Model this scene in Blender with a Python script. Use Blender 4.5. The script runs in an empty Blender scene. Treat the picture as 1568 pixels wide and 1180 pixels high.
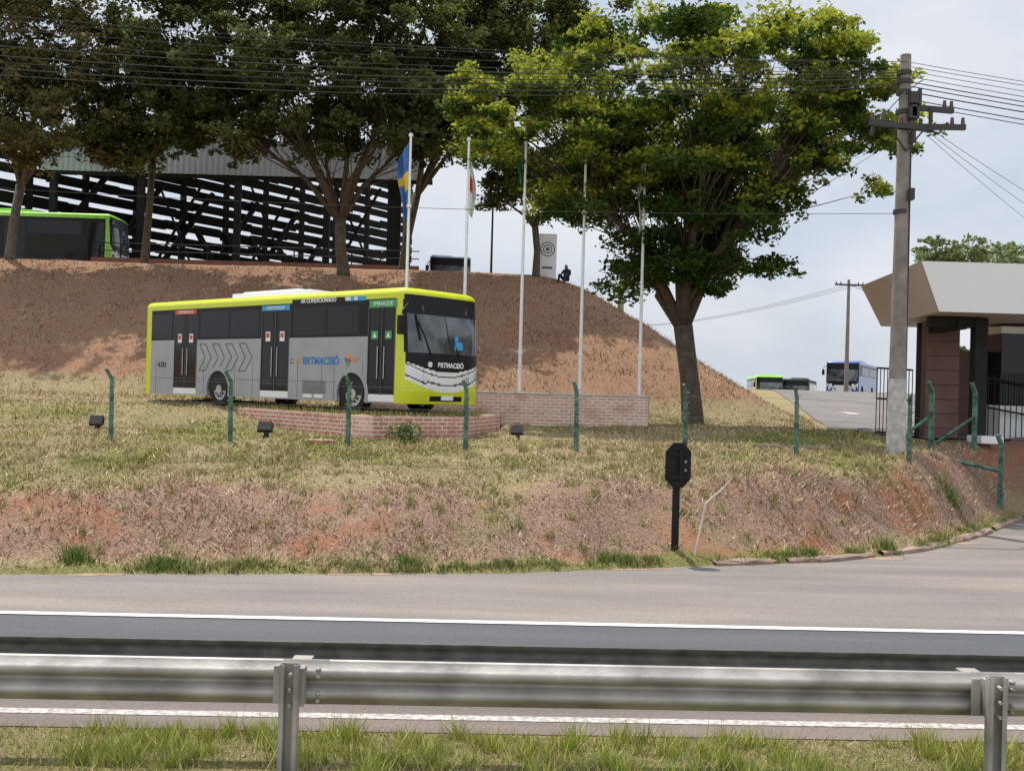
import bpy, math, random
import numpy as np
from mathutils import Matrix, Vector
random.seed(7); RNG=np.random.default_rng(7)
scene=bpy.context.scene
R=math.radians

# ---------------------------------------------------------------- materials
def nodes_of(m):
    m.use_nodes=True
    nt=m.node_tree
    return nt, nt.nodes, nt.links, nt.nodes['Principled BSDF']
def mat(name,col,rough=0.6,metal=0.0,var=0.15,scale=4.0,bump=0.0,spec=0.5,coat=0.0,bscale=None):
    m=bpy.data.materials.new(name); nt,N,L,b=nodes_of(m)
    b.inputs['Roughness'].default_value=rough; b.inputs['Metallic'].default_value=metal
    b.inputs['Specular IOR Level'].default_value=spec
    b.inputs['Coat Weight'].default_value=coat
    tc=N.new('ShaderNodeTexCoord'); nz=N.new('ShaderNodeTexNoise')
    nz.inputs['Scale'].default_value=scale; nz.inputs['Detail'].default_value=6
    L.new(tc.outputs['Object'],nz.inputs['Vector'])
    rp=N.new('ShaderNodeValToRGB')
    rp.color_ramp.elements[0].position=0.3; rp.color_ramp.elements[1].position=0.7
    rp.color_ramp.elements[0].color=tuple(c*(1-var) for c in col)+(1,)
    rp.color_ramp.elements[1].color=tuple(min(1,c*(1+var)) for c in col)+(1,)
    L.new(nz.outputs['Fac'],rp.inputs['Fac']); L.new(rp.outputs['Color'],b.inputs['Base Color'])
    if bump>0:
        n2=N.new('ShaderNodeTexNoise'); n2.inputs['Scale'].default_value=bscale or scale*6; n2.inputs['Detail'].default_value=5
        L.new(tc.outputs['Object'],n2.inputs['Vector'])
        bp=N.new('ShaderNodeBump'); bp.inputs['Strength'].default_value=bump; bp.inputs['Distance'].default_value=0.03
        L.new(n2.outputs['Fac'],bp.inputs['Height']); L.new(bp.outputs['Normal'],b.inputs['Normal'])
    return m
def leaf_mat(name,trans=0.35):
    m=bpy.data.materials.new(name); nt,N,L,b=nodes_of(m)
    at=N.new('ShaderNodeAttribute'); at.attribute_name='Col'
    df=N.new('ShaderNodeBsdfDiffuse'); L.new(at.outputs['Color'],df.inputs['Color'])
    if trans<=0:
        L.new(df.outputs[0],N['Material Output'].inputs['Surface']); return m
    tr=N.new('ShaderNodeBsdfTranslucent'); L.new(at.outputs['Color'],tr.inputs['Color'])
    mx=N.new('ShaderNodeMixShader'); mx.inputs[0].default_value=trans
    L.new(df.outputs[0],mx.inputs[1]); L.new(tr.outputs[0],mx.inputs[2])
    L.new(mx.outputs[0],N['Material Output'].inputs['Surface'])
    return m

# ---------------------------------------------------------------- builders
def link(o,parent=None):
    scene.collection.objects.link(o)
    if parent: o.parent=parent
    return o
def empty(name,loc=(0,0,0),rz=0):
    e=bpy.data.objects.new(name,None); e.location=loc; e.rotation_euler=(0,0,rz); e.empty_display_size=.3
    return link(e)
class MB:
    def __init__(s): s.v=[];s.f=[];s.m=[]
    def add(s,vs,fs,m=0):
        o=len(s.v); s.v+= [tuple(p) for p in vs]; s.f+=[tuple(i+o for i in f) for f in fs]; s.m+=[m]*len(fs)
    def box(s,c,d,m=0,rz=0,M=None):
        x,y,z=d[0]/2,d[1]/2,d[2]/2
        p=[(-x,-y,-z),(x,-y,-z),(x,y,-z),(-x,y,-z),(-x,-y,z),(x,-y,z),(x,y,z),(-x,y,z)]
        if M is None: M=Matrix.Rotation(rz,3,'Z')
        p=[M@Vector(q)+Vector(c) for q in p]
        s.add(p,[(0,3,2,1),(4,5,6,7),(0,1,5,4),(1,2,6,5),(2,3,7,6),(3,0,4,7)],m)
    def tube(s,pts,rad,n=7,m=0,caps=True):
        pts=[Vector(p) for p in pts]; vs=[];fs=[]
        for i,p in enumerate(pts):
            d=(pts[min(i+1,len(pts)-1)]-pts[max(i-1,0)]).normalized()
            a=d.cross(Vector((0.01,1,0.02))) if abs(d.y)<.9 else d.cross(Vector((1,0,0)))
            a.normalize(); b=d.cross(a)
            r=rad[i] if hasattr(rad,'__len__') else rad
            for k in range(n):
                t=2*math.pi*k/n; vs.append(p+a*(r*math.cos(t))+b*(r*math.sin(t)))
        for i in range(len(pts)-1):
            for k in range(n):
                k2=(k+1)%n; fs.append((i*n+k,i*n+k2,(i+1)*n+k2,(i+1)*n+k))
        if caps: fs.append(tuple(range(n))[::-1]); fs.append(tuple((len(pts)-1)*n+k for k in range(n)))
        s.add(vs,fs,m)
    def build(s,name,mats,parent=None,loc=(0,0,0),rz=0,smooth=False,bevel=0):
        me=bpy.data.meshes.new(name); me.from_pydata(s.v,[],s.f)
        for q in mats: me.materials.append(q)
        me.polygons.foreach_set('material_index',s.m)
        if smooth: me.polygons.foreach_set('use_smooth',[True]*len(s.f))
        me.update()
        o=bpy.data.objects.new(name,me); o.location=loc; o.rotation_euler=(0,0,rz)
        if bevel:
            b=o.modifiers.new('b','BEVEL'); b.width=bevel; b.segments=2; b.limit_method='ANGLE'
        return link(o,parent)
def np_mesh(name,v,f,mats,col=None,parent=None,smooth=False):
    me=bpy.data.meshes.new(name); me.from_pydata(v.tolist(),[],f.tolist())
    for q in mats: me.materials.append(q)
    if col is not None:
        a=me.color_attributes.new('Col','FLOAT_COLOR','POINT')
        c=np.ones((len(v),4)); c[:,:3]=col; a.data.foreach_set('color',c.ravel())
    if smooth: me.polygons.foreach_set('use_smooth',[True]*len(me.polygons))
    me.update()
    return link(bpy.data.objects.new(name,me),parent)
def text(body,size,loc,rot,m,parent,name='lettering',bold=0.0):
    c=bpy.data.curves.new(name,'FONT'); c.body=body; c.size=size; c.extrude=0.002; c.offset=bold
    c.align_x='CENTER'; c.align_y='CENTER'
    o=bpy.data.objects.new(name,c); o.location=loc; o.rotation_euler=rot; c.materials.append(m)
    return link(o,parent)
_G=np.random.default_rng(99).uniform(-1,1,(256,256))
def vn1(x,y,s,o=0):
    u=np.asarray(x)/s+37.3+o*11.7; v=np.asarray(y)/s+71.9+o*5.3
    i=np.floor(u).astype(int); j=np.floor(v).astype(int); fu=u-i; fv=v-j; fu=fu*fu*(3-2*fu); fv=fv*fv*(3-2*fv)
    g=lambda a,b:_G[a%256,b%256]
    return (g(i,j)*(1-fu)+g(i+1,j)*fu)*(1-fv)+(g(i,j+1)*(1-fu)+g(i+1,j+1)*fu)*fv
def vn(x,y,s,o=0,oct=3):
    r=0;a=1
    for k in range(oct): r=r+a*vn1(x,y,s/2**k,o+k*3); a*=.55
    return r/1.5

# ---------------------------------------------------------------- terrain
EX=[-400,-30,-7.1,0,2.35,5.6,7.7,10,12.5,13.6,20,60,400]
EY=[0,12.6,14.6,15.8,16.7,17.9,19.4,22.0,25.4,26.6,29,31,40]
def edge(x): return np.interp(x,EX,EY)
def sm(a,b,t):
    u=np.clip((t-a)/(b-a),0,1); return u*u*(3-2*u)
def lawn(x,y):
    L=np.interp(y,[0,14,16,18,20,22.5,26,31,36,45,70,82,95,108,130,200,600,3000],
                  [.1,.2,.5,.85,1.2,1.47,1.55,1.75,1.95,2.2,3.35,3.5,3.3,2.0,1,-2,-8,-15])
    return L+ .28*sm(2,6.5,-x)*sm(25,30,y)
def H(x,y):
    x=np.asarray(x,float); y=np.asarray(y,float)
    d=y-edge(x)
    low=lawn(x,y)*sm(-.05,2.6,d)
    fade=(1-sm(50,70,y))*(1-sm(31,33,y)*sm(8,9.5,x))
    bankz=sm(.2,.8,d)*(1-sm(2.5,4.5,d))
    low=low+(.035*vn(x,y,2.2,1)*sm(.3,1.5,d)+.17*vn(x,y,1.5,2,4)*bankz)*fade
    low=low+(.06+.07*vn(x,y,.9,5))*sm(.0,.14,d)*(1-sm(34,38,y))
    xr=9.9+.2*(np.minimum(y,68)-33)
    k=.4
    h1=np.full_like(x,8.65)+.08*vn(x,y,3,6); h2=1.9+.47*(y-35.6)+.28*vn(x,y,3.2,7,4); h3=1.6+.62*(xr-x)+.15*vn(x,y,3,8); h4=8.6-.3*(y-125); h5=8.6+.3*(x+120)
    m=np.minimum.reduce([h1,h2,h3,h4,h5])
    hill=m-k*np.log(sum(np.exp(-np.clip(h-m,0,30)/k) for h in (h1,h2,h3,h4,h5)))
    M=np.maximum(low,hill); out=M+.15*np.log(np.exp(-np.clip(M-low,0,30)/.15)+np.exp(-np.clip(M-hill,0,30)/.15))
    near=sm(0,1.2,(8.45+.035*x)-y)*.07
    return np.where(d<0,near,out)
def Hf(x,y): return float(H(np.array([x]),np.array([y]))[0])

xs=np.concatenate([[-2500,-1200,-600,-300,-200,-140,-100,-80,-60,-50],np.arange(-42,-16,.5),np.arange(-16,17,.16),np.arange(17,36,.5),[38,42,48,56,70,90,120,200,300,600,1200,2500]])
ys=np.concatenate([[-2500,-1000,-300,-100,-40,-15,-5,0,3,5,6],np.arange(6.5,9.5,.25),np.arange(9.5,13,.5),np.arange(13,24,.12),np.arange(24,32,.25),np.arange(32,56,.4),np.arange(56,120,1.5),[125,135,150,180,220,300,500,900,1600,3000]])
X,Y=np.meshgrid(xs,ys); Z=H(X,Y)
V=np.stack([X.ravel(),Y.ravel(),Z.ravel()],1)
nx,ny=len(xs),len(ys)
i,j=np.meshgrid(np.arange(nx-1),np.arange(ny-1)); a=(j*nx+i).ravel()
F=np.stack([a,a+1,a+1+nx,a+nx],1)
def zonecol(x,y):
    """R: dry pinkish share, G: green share, B: leaf-litter hill share"""
    d=y-edge(x); n=vn(x,y,2.5,11); n2=vn(x,y,.9,12)
    bank=sm(.3,1.0,d+n*.4)*(1-sm(2.0,3.6,d+n*1.5))
    green=.36*sm(2.2,4.2,d+n)*(1-sm(31,36,y))+.45*n+.28*n2+.8*(1-sm(.1,.7,d+n2*.6))*(d>0)+.06
    green=green+.12*sm(4,9,x)*sm(1,4,d)
    green=np.where(d<0,.6+.3*n2,green)
    hill=sm(0.15,.9,H(x,y)-lawn(x,y)-.15)*(y>33)
    return np.stack([np.clip(bank+.2*n2,0,1),np.clip(green*(1-hill*.85),0,1),np.clip(hill,0,1)],-1)
gcol=zonecol(V[:,0],V[:,1])
gm=bpy.data.materials.new('ground_dry_grass'); nt,N,L,b=nodes_of(gm)
b.inputs['Roughness'].default_value=.95; b.inputs['Specular IOR Level'].default_value=.1
at=N.new('ShaderNodeAttribute'); at.attribute_name='Col'; sp=N.new('ShaderNodeSeparateColor'); L.new(at.outputs['Color'],sp.inputs[0])
tc=N.new('ShaderNodeTexCoord')
def noise(s,det=8,rough=.65,vec=None):
    n=N.new('ShaderNodeTexNoise'); n.inputs['Scale'].default_value=s; n.inputs['Detail'].default_value=det; n.inputs['Roughness'].default_value=rough
    L.new(vec or tc.outputs['Object'],n.inputs['Vector']); return n
def ramp(inp,p0,p1,c0,c1):
    r=N.new('ShaderNodeValToRGB'); r.color_ramp.elements[0].position=p0; r.color_ramp.elements[1].position=p1
    r.color_ramp.elements[0].color=c0+(1,); r.color_ramp.elements[1].color=c1+(1,); L.new(inp,r.inputs['Fac']); return r
def mix(fac,c1,c2):
    m=N.new('ShaderNodeMix'); m.data_type='RGBA'; L.new(fac,m.inputs[0])
    for s,c in ((6,c1),(7,c2)):
        if isinstance(c,tuple): m.inputs[s].default_value=c+(1,)
        else: L.new(c,m.inputs[s])
    return m
nf=noise(7.0); nm=noise(1.3); nl=noise(.5); nff=noise(26,5)
straw=ramp(nff.outputs['Fac'],.35,.68,(.17,.12,.065),(.46,.38,.22))
pink=ramp(nff.outputs['Fac'],.35,.68,(.15,.085,.055),(.44,.31,.23))
green=ramp(nff.outputs['Fac'],.35,.7,(.09,.095,.032),(.30,.28,.11))
litter=ramp(nff.outputs['Fac'],.35,.68,(.16,.088,.052),(.46,.285,.19))
soil=ramp(nf.outputs['Fac'],.3,.7,(.26,.10,.055),(.42,.195,.115))
def thr(inp,n,w=.35):
    ad=N.new('ShaderNodeMath'); ad.operation='ADD'; L.new(inp,ad.inputs[0]); L.new(n.outputs['Fac'],ad.inputs[1])
    mr=N.new('ShaderNodeMapRange'); mr.inputs[1].default_value=1-w; mr.inputs[2].default_value=1+w; L.new(ad.outputs[0],mr.inputs[0]); return mr.outputs[0]
c=mix(thr(sp.outputs[0],nm,.3),straw.outputs[0],pink.outputs[0])
c=mix(thr(sp.outputs[1],nf,.22),c.outputs[2],green.outputs[0])
sl=mix(ramp(nm.outputs['Fac'],.50,.72,(0,0,0),(.55,.55,.55)).outputs[0],litter.outputs[0],soil.outputs[0])
sl=mix(ramp(nl.outputs['Fac'],.5,.68,(0,0,0),(.4,.4,.4)).outputs[0],sl.outputs[2],straw.outputs[0])
c=mix(thr(sp.outputs[2],nm,.25),c.outputs[2],sl.outputs[2])
spt=ramp(nl.outputs['Fac'],.50,.60,(0,0,0),(.9,.9,.9))
bk=N.new('ShaderNodeMath'); bk.operation='MULTIPLY'; L.new(spt.outputs[0],bk.inputs[0]); L.new(sp.outputs[0],bk.inputs[1])
c=mix(bk.outputs[0],c.outputs[2],soil.outputs[0])
L.new(c.outputs[2],b.inputs['Base Color'])
bp=N.new('ShaderNodeBump'); bp.inputs['Strength'].default_value=.9; bp.inputs['Distance'].default_value=.06
L.new(nff.outputs['Fac'],bp.inputs['Height']); L.new(bp.outputs['Normal'],b.inputs['Normal'])
np_mesh('ground',V,F,[gm],gcol,smooth=True)

# ---------------------------------------------------------------- roads
def asphalt(name,c,var=.2,stretch=None):
    m=bpy.data.materials.new(name); nt,N,L,b=nodes_of(m); b.inputs['Roughness'].default_value=.85; b.inputs['Specular IOR Level'].default_value=.3
    tc=N.new('ShaderNodeTexCoord'); mp=N.new('ShaderNodeMapping'); mp.inputs['Scale'].default_value=stretch or (1,1,1); L.new(tc.outputs['Object'],mp.inputs[0])
    n1=N.new('ShaderNodeTexNoise'); n1.inputs['Scale'].default_value=1.2; n1.inputs['Detail'].default_value=8; L.new(mp.outputs[0],n1.inputs['Vector'])
    n2=N.new('ShaderNodeTexNoise'); n2.inputs['Scale'].default_value=60; n2.inputs['Detail'].default_value=3; L.new(tc.outputs['Object'],n2.inputs['Vector'])
    r1=N.new('ShaderNodeValToRGB'); r1.color_ramp.elements[0].position=.3; r1.color_ramp.elements[1].position=.72
    r1.color_ramp.elements[0].color=tuple(k*(1-var) for k in c)+(1,); r1.color_ramp.elements[1].color=tuple(k*(1+var) for k in c)+(1,)
    L.new(n1.outputs['Fac'],r1.inputs['Fac'])
    r2=N.new('ShaderNodeValToRGB'); r2.color_ramp.elements[0].position=.3;r2.color_ramp.elements[1].position=.75; r2.color_ramp.elements[0].color=(.7,.7,.7,1); r2.color_ramp.elements[1].color=(1.25,1.23,1.2,1)
    L.new(n2.outputs['Fac'],r2.inputs['Fac'])
    mu=N.new('ShaderNodeMix'); mu.data_type='RGBA'; mu.blend_type='MULTIPLY'; mu.inputs[0].default_value=1
    L.new(r1.outputs[0],mu.inputs[6]); L.new(r2.outputs[0],mu.inputs[7])
    n3=N.new('ShaderNodeTexNoise'); n3.inputs['Scale'].default_value=.45; n3.inputs['Detail'].default_value=5; L.new(mp.outputs[0],n3.inputs['Vector'])
    r3=N.new('ShaderNodeValToRGB'); r3.color_ramp.elements[0].position=.4;r3.color_ramp.elements[1].position=.65; r3.color_ramp.elements[0].color=(.86,.86,.88,1); r3.color_ramp.elements[1].color=(1.12,1.08,1.03,1)
    L.new(n3.outputs['Fac'],r3.inputs['Fac'])
    m2=N.new('ShaderNodeMix'); m2.data_type='RGBA'; m2.blend_type='MULTIPLY'; m2.inputs[0].default_value=1
    L.new(mu.outputs[2],m2.inputs[6]); L.new(r3.outputs[0],m2.inputs[7]); L.new(m2.outputs[2],b.inputs['Base Color'])
    bp=N.new('ShaderNodeBump'); bp.inputs['Strength'].default_value=.35; bp.inputs['Distance'].default_value=.01; L.new(n2.outputs['Fac'],bp.inputs['Height']); L.new(bp.outputs['Normal'],b.inputs['Normal'])
    return m
m_sh=asphalt('shoulder_asphalt',(.215,.195,.183),.14,(.25,1.6,1))
m_lane=asphalt('lane_asphalt',(.092,.096,.108),.12,(.15,2,1))
m_lane2=asphalt('worn_asphalt',(.165,.140,.130),.14,(.15,2,1))
m_road=asphalt('drive_asphalt',(.18,.17,.17),.12)
m_paint=mat('road_paint',(.78,.78,.76),.7,var=.12,scale=9)
def strip(name,x0,x1,fa,fb,z,m,dx=.4,jit=0,nyy=1,zf=None,parent=None):
    xx=np.arange(x0,x1+dx,dx); ts=np.linspace(0,1,nyy+1)
    ya=fa(xx)+0*xx; yb=fb(xx)+0*xx
    if jit: yb=yb+RNG.uniform(-jit,jit,len(xx)); 
    P=[]
    for t in ts:
        yy=ya*(1-t)+yb*t; zz=(zf(xx,yy) if zf else 0*xx)+z; P.append(np.stack([xx,yy,zz],1))
    v=np.concatenate(P); n=len(xx); i,j=np.meshgrid(np.arange(n-1),np.arange(nyy)); a=(j*n+i).ravel()
    return np_mesh(name,v,np.stack([a,a+1,a+1+n,a+n],1),[m],parent=parent)
sl_=.035
strip('highway_road',-200,200,lambda x:8.42+sl_*x,lambda x:12.5+sl_*x,.004,m_lane,dx=4)
strip('worn_lane_edge',-200,200,lambda x:8.40+sl_*x,lambda x:9.75+sl_*x,.008,m_lane2,dx=4)
strip('road_shoulder',-200,13.4,lambda x:12.35+sl_*x,lambda x:np.maximum(edge(x)+.05,12.5),.008,m_sh,dx=.2,jit=.05)
strip('entrance_road',13.2,200,lambda x:12.35+sl_*x,lambda x:edge(x)+.02,.012,m_sh,dx=1)
strip('road_marking_line',-200,200,lambda x:12.36+sl_*x,lambda x:12.50+sl_*x,.016,m_paint,dx=2)
m_paint2=mat('worn_paint',(.40,.37,.35),.8,var=.45,scale=20)
strip('road_marking_line',-200,200,lambda x:8.72+sl_*x,lambda x:8.85+sl_*x,.013,m_paint2,dx=2)
def quadroad(name,pl,pr,m,zoff=.03,n=40,k=8):
    t=np.linspace(0,1,n); L_=np.array(pl,float);R_=np.array(pr,float); tt=np.linspace(0,1,len(L_))
    lx=np.interp(t,tt,L_[:,0]);ly=np.interp(t,tt,L_[:,1]);rx=np.interp(t,tt,R_[:,0]);ry=np.interp(t,tt,R_[:,1])
    P=[]
    for s in np.linspace(0,1,k):
        x=lx*(1-s)+rx*s;y=ly*(1-s)+ry*s;P.append(np.stack([x,y,H(x,y)+zoff],1))
    v=np.concatenate(P); i,j=np.meshgrid(np.arange(n-1),np.arange(k-1)); a=(j*n+i).ravel()
    return np_mesh(name,v,np.stack([a,a+n,a+1+n,a+1],1),[m])
quadroad('uphill_road',[(9.9,32.6),(12.9,46),(17.2,68),(19,85),(20,100)],[(17.5,32.6),(21.5,46),(29,68),(36,85),(44,100)],m_road,n=80,k=14)
quadroad('gate_driveway',[(11.6,29.2),(11.0,30.8),(9.9,32.6)],[(30,31.5),(26,32),(17.5,32.6)],m_road,n=20,k=24,zoff=.05)
ar=MB(); 
def gp(x,y,o=.045): return (x,y,Hf(x,y)+o)
ar.add([gp(14.2,44),gp(14.7,43.6),gp(14.8,45.0),gp(15.2,45.0),gp(14.7,46.0),gp(14.0,45.2),gp(14.4,45.1)],[(0,1,2,3,4,5,6)])
ar.build('road_marking_arrow',[m_paint2])
m_kerb=mat('dusty_concrete',(.27,.19,.15),.95,var=.35,scale=3,bump=.6)
kb=MB(); kx=list(np.arange(3.4,13.2,.22)); prof=[(-.03,-.1),(-.03,.06),(.02,.085),(.14,.09),(.14,-.1)]
vs=[];fs=[]
for q,x in enumerate(kx):
    e=float(edge(x)); e2=float(edge(x+.1)); tx,ty=.1,e2-e; l=math.hypot(tx,ty); nx_,ny_=-ty/l,tx/l
    j=random.uniform(-.02,.02)
    for (o,z) in prof: vs.append((x+nx_*o,e+ny_*o+j,z+random.uniform(-.022,.022)))
for q in range(len(kx)-1):
    if q%9==5: continue
    for k in range(4): fs.append((q*5+k,(q+1)*5+k,(q+1)*5+k+1,q*5+k+1))
kb.add(vs,fs); kb.build('kerb',[m_kerb])
m_dirt=mat('washed_soil',(.34,.22,.16),.95,var=.25,scale=8,bump=.4)
g=MB()
for (x,dy,rx_,ry_) in ((6.6,-.25,.5,.12),(-5.9,-.05,.5,.1),(-2,-.03,.9,.07),(2.0,-.06,.8,.08),(9.0,-.2,.4,.15)):
    y=float(edge(x))+dy; nn=18; pts=[]
    for k in range(nn):
        t=2*math.pi*k/nn; rr_=random.uniform(.6,1.1); pts.append((x+rx_*rr_*math.cos(t),y+ry_*rr_*math.sin(t)+.15*rx_*math.cos(t),.013))
    g.add(pts,[tuple(range(nn))])
g.build('washed_out_soil',[m_dirt])

# ---------------------------------------------------------------- grass scatter
m_grass=leaf_mat('grass_blades',0)
def blades(name,x,y,h,w,col,zf=H,lean=.6,parent=None):
    n=len(x); z=zf(x,y)-.01; a=RNG.uniform(0,2*np.pi,n); b=RNG.uniform(0,2*np.pi,n); l=RNG.uniform(.1,lean,n)*h
    dx=np.cos(a)*w/2; dy=np.sin(a)*w/2
    v=np.empty((n,3,3)); v[:,0]=np.stack([x-dx,y-dy,z],1); v[:,1]=np.stack([x+dx,y+dy,z],1)
    v[:,2]=np.stack([x+np.cos(b)*l,y+np.sin(b)*l,z+h],1)
    f=np.arange(n*3).reshape(n,3)
    return np_mesh(name,v.reshape(-1,3),f,[m_grass],np.repeat(col,3,0),parent)
def colmix(n,cols,wts):
    cols=np.array(cols); k=RNG.choice(len(cols),n,p=np.array(wts)/sum(wts)); c=cols[k]*RNG.uniform(.7,1.3,(n,1)); return c
def lawn_scatter(name,n,x0,x1,y0,y1,hh):
    x=RNG.uniform(x0,x1,n); y=RNG.uniform(0,1,n)*(y1-y0)+y0
    d=y-edge(x); z=zonecol(x,y); cl=vn(x,y,.7,21)+.6*vn(x,y,2.4,22)
    keep=(d>.12)&(RNG.uniform(-.9,.7,n)<cl+.25)
    keep&=~((x>11)&(y>28.6)); keep&=~((x>9.9+.2*(y-33)-.2)&(y>32))
    x,y,z,cl=x[keep],y[keep],z[keep],cl[keep]; n=len(x)
    g=z[:,1]*.85+RNG.uniform(-.22,.22,n)
    dry=colmix(n,[(.46,.38,.22),(.38,.27,.17),(.52,.44,.28),(.26,.17,.10)],[4,2,3,1])
    pk=colmix(n,[(.42,.30,.22),(.52,.42,.33),(.30,.16,.10),(.44,.36,.22)],[3,3,2,2])
    gr=colmix(n,[(.15,.17,.045),(.28,.28,.08),(.42,.38,.15)],[2,3,3])
    c=np.where((z[:,0:1]>RNG.uniform(.2,.9,(n,1))),pk,dry); c=np.where((g>.46)[:,None],gr,c)
    hl=z[:,2:3]>.5; c=np.where(hl,colmix(n,[(.42,.26,.17),(.48,.34,.24),(.22,.12,.07),(.40,.31,.18)],[3,3,3,1]),c)
    h=RNG.uniform(.25,1,n)*hh*(1+.5*np.clip(cl,-1,1))
    blades(name,x,y,h,RNG.uniform(.013,.035,n)*(1+.02*(y-16)),c,lean=1.8)
lawn_scatter('lawn_grass',160000,-13,14,13.5,25,.10)
lawn_scatter('lawn_grass',50000,-17,13,25,36,.12)
lawn_scatter('hillside_grass',50000,-28,14,35,50,.17)
def tufts(name,centers,per,rad,hmin,hmax,cols,wts,w=(.012,.03),lean=1.0,zf=H):
    cx=np.repeat(centers[:,0],per); cy=np.repeat(centers[:,1],per); n=len(cx)
    r=rad*np.abs(RNG.normal(0,.5,n)); a=RNG.uniform(0,2*np.pi,n)
    x=cx+r*np.cos(a); y=cy+r*np.sin(a)
    h=RNG.uniform(hmin,hmax,n)*np.repeat(RNG.uniform(.4,1.25,len(centers)),per)
    blades(name,x,y,h,RNG.uniform(w[0],w[1],n),colmix(n,cols,wts),lean=lean,zf=zf)
n=260; cx=RNG.uniform(-8,10,n); cy=edge(cx)+np.abs(RNG.normal(0,.2,n))+.05; kk=vn(cx,cy,1.2,31)>-.15; cx,cy=cx[kk],cy[kk]
tufts('roadside_weeds',np.stack([cx,cy],1),45,.18,.05,.15,[(.13,.18,.04),(.26,.28,.09),(.42,.35,.19)],[3,3,3])
n=420; cx=RNG.uniform(-10,10,n); cy=edge(cx)+RNG.uniform(.8,7,n)
tufts('grass_tuft',np.stack([cx,cy],1),30,.16,.06,.2,[(.16,.18,.05),(.33,.31,.12),(.50,.42,.25)],[2,3,4])
cl=np.array([(-5.1,15.2),(-4.9,15.35),(1.6,16.9),(1.9,16.75),(-6.3,15.3),(9.6,22.7),(5.2,18.0),(6.9,19.0),(-1.5,15.9)])
tufts('weed_clump',cl,220,.30,.10,.28,[(.10,.16,.035),(.19,.25,.07),(.32,.32,.13)],[3,2,1],w=(.012,.03))
n=700; cx=RNG.uniform(-5.4,5.4,n); cy=RNG.uniform(6.2,8.36,n)+.035*cx
m_=vn(cx,cy,.9,41)>-.25
tufts('verge_grass',np.stack([cx,cy],1)[m_],80,.15,.06,.2,[(.22,.29,.05),(.38,.44,.09),(.52,.48,.20),(.44,.31,.19)],[3,6,3,1],w=(.005,.012))
n=30000; x=RNG.uniform(-5.4,5.4,n); y=RNG.uniform(6.2,8.42,n)+.035*x
blades('verge_grass',x,y,RNG.uniform(.02,.07,n),RNG.uniform(.006,.014,n),colmix(n,[(.24,.28,.07),(.38,.38,.13),(.48,.38,.26),(.38,.27,.2)],[3,3,3,3]),lean=1.3)

# ---------------------------------------------------------------- guardrail
m_galv=mat('galvanised_steel',(.34,.32,.295),.52,.3,var=.35,scale=3,bump=.12)
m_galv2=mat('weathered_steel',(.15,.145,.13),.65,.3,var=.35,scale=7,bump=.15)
gr_=empty('guardrail')
def beam(yc,zb,prof,m,name):
    g=MB(); vs=[];xs_=list(np.arange(-61.45,60,4.0)); 
    for x in xs_:
        for d,z in prof: vs.append((x,yc+sl_*x-d,zb+z))
    n=len(prof); fs=[]
    for q in range(len(xs_)-1):
        for k in range(n-1): fs.append((q*n+k,(q+1)*n+k,(q+1)*n+k+1,q*n+k+1))
    g.add(vs,fs); o=g.build(name,[m],gr_,smooth=True)
    s=o.modifiers.new('s','SOLIDIFY'); s.thickness=.004
W=[(.0,0),(.012,.012),(.02,.03),(.07,.055),(.083,.07),(.083,.095),(.07,.112),(.012,.14),(0,.15),(0,.165),(.012,.175),(.07,.2),(.083,.215),(.083,.24),(.07,.257),(.02,.282),(.012,.30),(0,.312)]
beam(7.36,.535,W,m_galv,'front_beam')
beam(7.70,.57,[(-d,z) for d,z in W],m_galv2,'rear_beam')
for px in [-1.45+4.87*k for k in range(-6,8)]:
    g=MB(); y=7.14+sl_*px; zc=.19
    g.box((px,y+.03,zc),(.13,.006,1.36)); g.box((px-.062,y,zc),(.006,.06,1.36)); g.box((px+.062,y,zc),(.006,.06,1.36))
    g.box((px-.045,y-.03,zc),(.03,.005,1.36)); g.box((px+.045,y-.03,zc),(.03,.005,1.36))
    g.box((px+.02,y+.09,.70),(.14,.10,.26)); g.box((px-.1,y+.10,.70),(.06,.02,.26)); g.box((px,y+.36,.70),(.14,.3,.2))
    for zz in (.6,.7,.8): g.tube([(px+.01,y-.0,zz),(px+.01,y-.05,zz)],.014,8)
    g.build('post',[m_galv],gr_,bevel=.003)
    g=MB(); g.add([(px-.09,7.36+sl_*px-d-.006,.535+z) for d,z in W]+[(px+.23,7.36+sl_*(px+.3)-d-.006,.535+z) for d,z in W],[(k,k+len(W),k+len(W)+1,k+1) for k in range(len(W)-1)])
    for zz in (.585,.635,.75,.80): g.tube([(px+.17,7.25+sl_*px,zz),(px+.17,7.30+sl_*px,zz)],.014,8)
    g.build('splice',[m_galv],gr_,smooth=True)

# ---------------------------------------------------------------- bus
m_lime=mat('lime_paint',(.60,.68,.014),.35,var=.05,coat=.3)
m_silver=mat('silver_paint',(.33,.34,.36),.45,.0,var=.08,scale=1.5,coat=.2)
m_blk=mat('black_gloss',(.008,.008,.009),.35,var=.1,spec=.25)
m_glass=mat('dark_glass',(.008,.009,.010),.08,var=.1,spec=.3)
m_wind=mat('windscreen_glass',(.07,.085,.09),.06,var=.9,scale=1.6,spec=.9)
m_white=mat('white_paint',(.80,.80,.79),.35,var=.04)
m_dark=mat('underbody',(.02,.02,.02),.8)
m_tyre=mat('tyre_rubber',(.018,.018,.018),.85,var=.3,bump=.3)
m_rim=mat('wheel_rim',(.5,.5,.5),.35,.6)
m_hl=mat('headlamp',(.6,.62,.65),.08,.3)
m_dg=mat('dark_grey_graphic',(.10,.105,.11),.4)
m_red=mat('red_label',(.55,.05,.04),.4); m_blue=mat('blue_label',(.04,.33,.65),.4); m_grn=mat('green_label',(.06,.32,.09),.4)
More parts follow.
